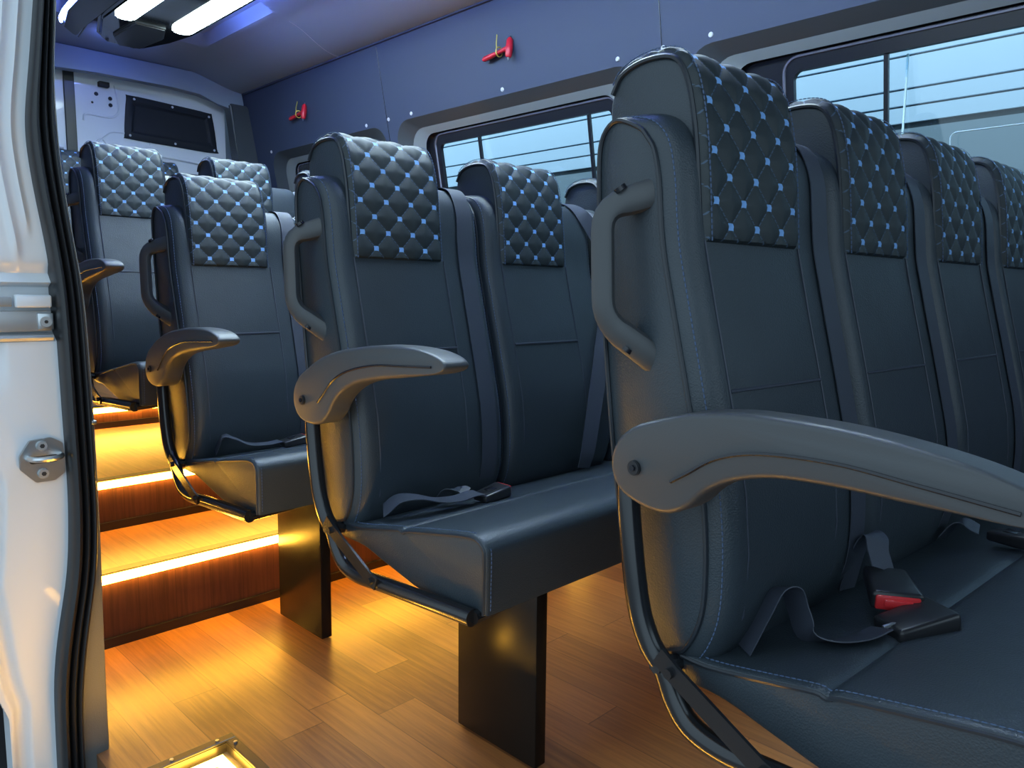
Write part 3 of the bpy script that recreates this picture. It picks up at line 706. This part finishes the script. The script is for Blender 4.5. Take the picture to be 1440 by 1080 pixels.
# armrest
ARM = [(-.042, .746), (-.036, .772), (-.016, .795), (.018, .814), (.061, .834), (.12, .851), (.182, .861), (.245, .868), (.309, .870), (.360, .868), (.400, .862), (.425, .853), (.432, .843), (.42, .834), (.393, .828), (.35, .822), (.308, .816), (.245, .808), (.181, .795), (.135, .776), (.103, .752), (.083, .726), (.055, .706), (.017, .701), (-.018, .708), (-.036, .725)]
def arm_mesh():
    P = poly2([(x, z-.747) for x, z in ARM], 3)
    bm = bmesh.new(); loft(bm, P, -.003, .050, [.0075-.0055*smooth01((p.x-.30)/.10) for p in P], 4, .009); me = obj('armrest', bm, M['plastic'])
    bm = bmesh.new()
    path = catmull([(x, -.0038, z-.747) for x, z in ((.055, .748), (.075, .765), (.11, .795), (.16, .817), (.24, .833), (.32, .838), (.40, .842))], 6)
    tube(bm, path, .0022, 5); ln = obj('groove', bm, M['pframe'])
    bm = bmesh.new(); cyl(bm, (0, -.005, .0), (0, 1, 0), .0095, .005, 18, None, .001); bo = obj('bolt', bm, M['buckle'])
    bm = bmesh.new(); cyl(bm, (0, -.0085, .0), (0, 1, 0), .004, .003, 6); so = obj('socket', bm, M['pframe'])
    # grab handle: flat moulded loop standing off the side of the back
    bm = bmesh.new()
    ctr = []
    HP = [(-.046, .098, 1.096), (-.094, .030, 1.072), (-.086, .028, .925), (-.038, .098, .866)]
    HP = [Vector(p) for p in HP]; ctr = [HP[0]]
    for i in (1, 2):
        A, B, C_ = HP[i-1], HP[i], HP[i+1]; rr = .030
        p0 = B+(A-B).normalized()*rr; p1 = B+(C_-B).normalized()*rr
        ctr += [(1-t)**2*p0+2*t*(1-t)*B+t*t*p1 for t in (0, .2, .4, .6, .8, 1)]
    ctr.append(HP[3])
    sw = []
    prev = None
    for i, p in enumerate(ctr):
        A = ctr[max(0, i-1)]; B = ctr[min(len(ctr)-1, i+1)]; t = (B-A).normalized()
        s = Vector((.45, -.9, 0)); s = (s-t*s.dot(t)).normalized(); n = t.cross(s)
        k = abs(i/(len(ctr)-1)-.5)*2; hw = .0150+.006*k**3; th = .011+.009*k**4
        ring = [bm.verts.new(p+s*th*math.copysign(abs(math.cos(q))**.6, math.cos(q))+n*hw*math.copysign(abs(math.sin(q))**.6, math.sin(q))) for q in [2*math.pi*m_/12 for m_ in range(12)]]
        if prev:
            for m_ in range(12): bm.faces.new((prev[m_], prev[(m_+1) % 12], ring[(m_+1) % 12], ring[m_]))
        else: bm.faces.new(ring[::-1])
        prev = ring
    bm.faces.new(prev)
    hd = obj('grab_handle', bm, M['plastic'])
    hs = []
    for p, ax in (((-.075, .043, 1.096), (-.45, -.45, .9)), ((-.063, .050, .888), (-.5, -.4, -.8))):
        bm = bmesh.new(); cyl(bm, p, ax, .0085, .006, 16); hs.append(obj('screw_recess', bm, M['pframe']))
    return me, ln, bo, so, hd, hs
ob_arm, ob_ln, ob_bo, ob_so, ob_hd, ob_hs = arm_mesh()
# frame tube and strut
bm = bmesh.new()
tube(bm, catmull([(-.052, .048, .72), (-.048, .045, .68), (-.035, .043, .60), (-.022, .043, .54), (-.004, .045, .50), (.018, .047, .475), (.036, .047, .44), (.062, .048, .413), (.11, .05, .402), (.18, .052, .406), (.33, .056, .412), (.43, .06, .415)], 5), .0155, 12)
tube(bm, [(.014, .032, .484), (.020, .072, .476)], .012, 8)
tube(bm, [(.430, .062, .415), (.42, .40, .43)], .012, 8)
ob_fr = obj('frame', bm, M['tube'])
bm = bmesh.new(); ribbon(bm, [(.020, .030, .500), (.045, .030, .484), (.165, .034, .418), (.185, .036, .410)], (.45, 0, .9), .026, .005)
cyl(bm, (.040, .026, .484), (0, 1, 0), .007, .008, 8); cyl(bm, (.172, .030, .414), (0, 1, 0), .007, .008, 8)
ob_strut = obj('strut', bm, M['tube'])
TEMPL = [ob_body, ob_pip, ob_sti, ob_seam, ob_head, ob_quilt, ob_hpip, ob_hsti, ob_arm, ob_ln, ob_bo, ob_so, ob_hd, ob_hs, ob_fr, ob_strut]
CUSH = [(-.03, .470), (-.025, .492), (.01, .494), (.064, .493), (.14, .506), (.207, .519), (.222, .517), (.236, .523), (.333, .541), (.40, .552), (.430, .551), (.447, .538), (.451, .52), (.450, .47), (.449, .425), (.444, .417), (.40, .414), (.292, .409), (.16, .436), (.09, .452), (.02, .455)]
def cushion(length):
    P = ccw([Vector(p) for p in CUSH]); P2 = []
    bm = bmesh.new(); W = []
    P = poly2(CUSH, 3)
    caps = loft(bm, P, 0, length, [.006]*len(P), 4, .010)
    c = obj('seat_cushion', bm, M['leather'])
    pips = []; stis = []
    for cap, s in ((caps[0], -1), (caps[1], 1)):
        bm = bmesh.new(); sb = bmesh.new()
        top_ = [Vector((v.x, v.y, v.z)) for v in cap]
        i0 = min(range(len(top_)), key=lambda i: (top_[i]-Vector((.03, top_[i].y, .478))).length)
        order = top_[i0:]+top_[:i0]
        if (order[3].x < order[0].x): order = [order[0]]+order[:0:-1]
        cut = min(range(len(order)), key=lambda i: (order[i]-Vector((.445, order[i].y, .42))).length)
        path = order[:cut+1]
        if len(path) > 2:
            tube(bm, path, .003, 6)
            Po = offset_poly(P, [-.001]*len(P)); 
            stitches(sb, [Vector((v.x+.0, v.y-s*.011, v.z+.0065)) if v.x < .42 else Vector((v.x+.0065, v.y-s*.011, v.z)) for v in path])
        pips.append(obj('piping', bm, M['piping'])); stis.append(obj('stitching', sb, M['stitch'], smooth=False))
    return c, pips, stis
CU = {}
def post(bm, h): box(bm, (.132, 0, 0), (.368, .032, h), .003)
def strap(path, side, wd=.046, th=.0016, n=6):
    bm = bmesh.new()
    ribbon(bm, catmull(path, n), side, wd, th); return bm
def buckle(parent, name, loc, rz, rx=0, red=True, big=1.0):
    """buckle body lying on the seat, mouth with red button towards +x"""
    bm = bmesh.new(); t = bmesh.new(); box(t, (-.036*big, -.026, 0), (.036*big, .026, .024), .006, 3)
    for v in t.verts:
        k = (v.co.x/.036/big+1)/2; v.co.z *= .72+.35*k; v.co.y *= .86+.16*k
    merge(bm, t)
    for v in bm.verts: v.co.y *= big; v.co.z *= (big+1)/2
    b = obj(name, bm, M['buckle'], parent, loc=loc); b.rotation_euler = (0, rx, rz)
    bm = bmesh.new(); box(bm, (-.014, -.010, .0205), (.010, .010, .0225), .001); obj('emboss', bm, M['pframe'], b)
    if red:
        bm = bmesh.new(); e_ = .036*big
        box(bm, (e_-.008, -.022*big, .003), (e_+.0025, .022*big, .0245), .003)
        box(bm, (e_-.002, -.014*big, .009), (e_+.0055, .014*big, .020), .0015)
        obj('release_button', bm, M['red'], b)['label'] = 'red release button'
    return b
def bench(label, px, zb, n, sp, rz=0, arm_tilt=0, base_h=0, belts=(), legs=(.287,)):
    t = thing('bench_seat', label, 'bench seat', (px, .763, zb), rz, 'rows of charcoal bench seats')
    y0 = .072
    for k in range(n):
        b = ref('backrest', ob_body.data, t, (0, y0+k*sp, 0))
        refs('piping', ob_pip, b); refs('stitching', ob_sti, b); refs('seam', ob_seam, b)
        h = ref('headrest', ob_head.data, t, (0, y0+k*sp, 0))
        ref('quilted_cover', ob_quilt.data, h)['label'] = 'diamond quilted cover with blue stitches'
        refs('piping', ob_hpip, h); refs('stitching', ob_hsti, h)
    L_ = n*sp-.02
    if L_ not in CU: CU[L_] = cushion(L_); cs = CU[L_]; TEMPL.extend(cs)
    cs = CU[L_]
    c = ref('seat_cushion', cs[0].data, t, (0, y0, 0)); refs('piping', cs[1], c); refs('stitching', cs[2], c)
    am = ref('armrest', ob_arm.data, t, (0, 0, .747)); am.rotation_euler = (0, math.radians(arm_tilt), 0)
    ref('groove', ob_ln.data, am); bo = ref('bolt', ob_bo.data, am); ref('socket', ob_so.data, am)
    h = ref('grab_handle', ob_hd.data, t); refs('screw_recess', ob_hs, h)
    ref('frame', ob_fr.data, t); ref('strut', ob_strut.data, t)
    for yl in (legs[0], legs[0]+1.0):
        bm = bmesh.new(); box(bm, (.132, yl, base_h-zb+.0035), (.368, yl+.032, .425), .003); obj('post', bm, M['gloss'], t)
    for f in belts: f(t, y0, sp)
    return t
def belt_between(k):
    """shoulder strap running down the far edge of seat k"""
    def f(t, y0, sp):
        y = y0+k*sp+.345
        P = [(-.132, y+.008, 1.15), (-.124, y+.008, 1.186), (-.10, y+.008, 1.2005), (-.06, y+.008, 1.2025), (-.028, y+.007, 1.186), (-.006, y+.006, 1.14)] + [(front_x(z)+.0035, y+.004*(z-.6), z) for z in (1.08, 1.03, .98, .937, .865, .79, .71, .63, .56, .512)]
        obj('seat_belt', strap(P, (0, 1, 0)), M['belt'], t)
    return f
def belt_loose(k):
    """slack shoulder strap hanging off the far edge of seat k and crossing to its lap"""
    def f(t, y0, sp):
        y = y0+k*sp
        P = [(-.128, y+.36, 1.17), (-.10, y+.36, 1.2015), (-.055, y+.36, 1.203), (-.012, y+.37, 1.172), (.018, y+.415, 1.09), (.034, y+.425, 1.0), (.052, y+.40, .90), (.085, y+.34, .78), (.112, y+.28, .65), (.125, y+.245, .56), (.12, y+.235, .515)]
        S_ = [Vector((.35*math.sin(i/60*3.0), 1, .0)) for i in range(61)]
        obj('seat_belt', strap(P, S_), M['belt'], t)
    return f
def lap_belt_second(t, y0, sp):
    # short lap belt lying across the cushion with a dark buckle at its end
    P = [(.10, .115, .520), (.125, .135, .545), (.150, .165, .549), (.165, .205, .538), (.172, .25, .534), (.175, .285, .538), (.178, .305, .538)]
    s = obj('seat_belt', strap(P, (1, -.25, 0)), M['belt'], t)
    b = buckle(s, 'buckle', (.178, .345, .518), math.radians(88), math.radians(-4), True)
    P = [(.095, .27, .510), (.115, .275, .536), (.135, .29, .540), (.150, .30, .534)]
    obj('strap_tail', strap(P, (.2, 1, 0), .034), M['belt'], s)
def lap_belt_front(t, y0, sp):
    P = [(.080, .13, .500), (.092, .15, .545), (.100, .17, .575), (.108, .195, .572), (.118, .20, .545), (.135, .195, .520), (.160, .205, .516), (.185, .235, .520), (.20, .265, .530)]
    s = obj('seat_belt', strap(P, (.8, -.35, .35)), M['belt'], t)
    buckle(s, 'buckle', (.222, .318, .519), math.radians(62), math.radians(-7), False, 1.25)
    bm = bmesh.new(); tube(bm, [(.20, .268, .530), (.207, .28, .533), (.213, .289, .532)], .003, 6); obj('tongue', bm, M['steel'], s)
    P = [(.080, .425, .505), (.090, .43, .56), (.103, .43, .596), (.118, .425, .598), (.130, .41, .582), (.145, .395, .562)]
    s2 = obj('seat_belt', strap(P, (.1, 1, .05), .044), M['belt'], t)
    buckle(s2, 'buckle', (.165, .372, .536), math.radians(-56), math.radians(9), True, 1.3)
    P = [(.085, .80, .510), (.11, .81, .545), (.14, .82, .535)]
    s3 = obj('seat_belt', strap(P, (.1, 1, 0), .044), M['belt'], t)
    buckle(s3, 'buckle', (.20, .80, .528), math.radians(-10), 0, True)
def lap_belt_third(t, y0, sp):
    P = [(.10, .125, .512), (.115, .14, .556), (.135, .165, .552), (.150, .20, .534), (.160, .25, .530), (.165, .285, .534)]
    s = obj('seat_belt', strap(P, (1, -.3, 0)), M['belt'], t)
    buckle(s, 'buckle', (.170, .325, .518), math.radians(85), math.radians(-4), True)
bench('nearest charcoal bench seat, front row at the right, its armrest closest to the door', -.538, 0, 4, .39, math.radians(-4.0), 8.5, 0,
      (belt_between(0), belt_between(1), belt_between(2), lap_belt_front))
bench('charcoal bench seat in the second row, standing in the middle on a wide black post', -1.335, 0, 4, .42, 0, 0, 0,
      (belt_between(0), belt_loose(1), lap_belt_second))
bench('charcoal bench seat in the third row, right before the lowest wooden step', -2.14, 0, 4, .42, 0, 0, 0, (belt_between(0), lap_belt_third))
bench('charcoal bench seat in the fourth row, raised on the wooden steps', -2.89, .185, 4, .42, 0, 0, Z2, (belt_between(0),))
bench('rearmost charcoal bench seat, half hidden in front of the white rear doors', -4.85, .46, 4, .42, 0, 0, Z3)
for o in TEMPL:
    for q in (o if isinstance(o, list) else [o]): bpy.data.objects.remove(q)
# ================================================================== ESCAPE HAMMERS
def hammer(label, x, z, k=1):
    t = thing('escape_hammer', label, 'hammer', (x, wy(z)-.022, z), 0, 'red escape hammers on the window wall')
    t.rotation_euler = (math.radians(-10), math.radians(-3), 0)
    bm = bmesh.new(); tube(bm, [(-.110, 0, -.004), (-.100, 0, -.004), (-.06, 0, -.002), (-.02, 0, .002), (.03, 0, .006), (.052, 0, .008)], [.010, .015, .015, .0115, .013, .015], 12, flat=.8); obj('handle', bm, M['hammer'], t)
    bm = bmesh.new(); tube(bm, [(.060, 0, .052), (.060, 0, .042), (.061, 0, .008), (.062, 0, -.032), (.062, 0, -.040)], [.009, .015, .017, .015, .010], 12); obj('head', bm, M['hammer'], t)
    for zz, d in ((.054, .012), (-.042, -.012)):
        bm = bmesh.new(); cyl(bm, (.061, 0, zz+d*.4), (0, 0, d), .006, .012, 10, .001); obj('steel_tip', bm, M['steel'], t)
    bm = bmesh.new(); tube(bm, [(-.005+.002*math.cos(q), .020*math.sin(q), .004+.021*math.cos(q)) for q in [2*math.pi*i/20 for i in range(20)]], .003, 6, True)
    tube(bm, catmull([(-.005, -.018, .012), (-.008, -.02, .04), (-.018, -.012, .07), (-.028, -.004, .104)], 5), .0025, 6); obj('cable_tie', bm, M['tie'], t)
hammer('red escape hammer tied to the lining between two windows, the larger nearer one', -2.62, 2.062)
hammer('small distant red escape hammer tied to the lining near the rear corner', -4.43, 2.062)
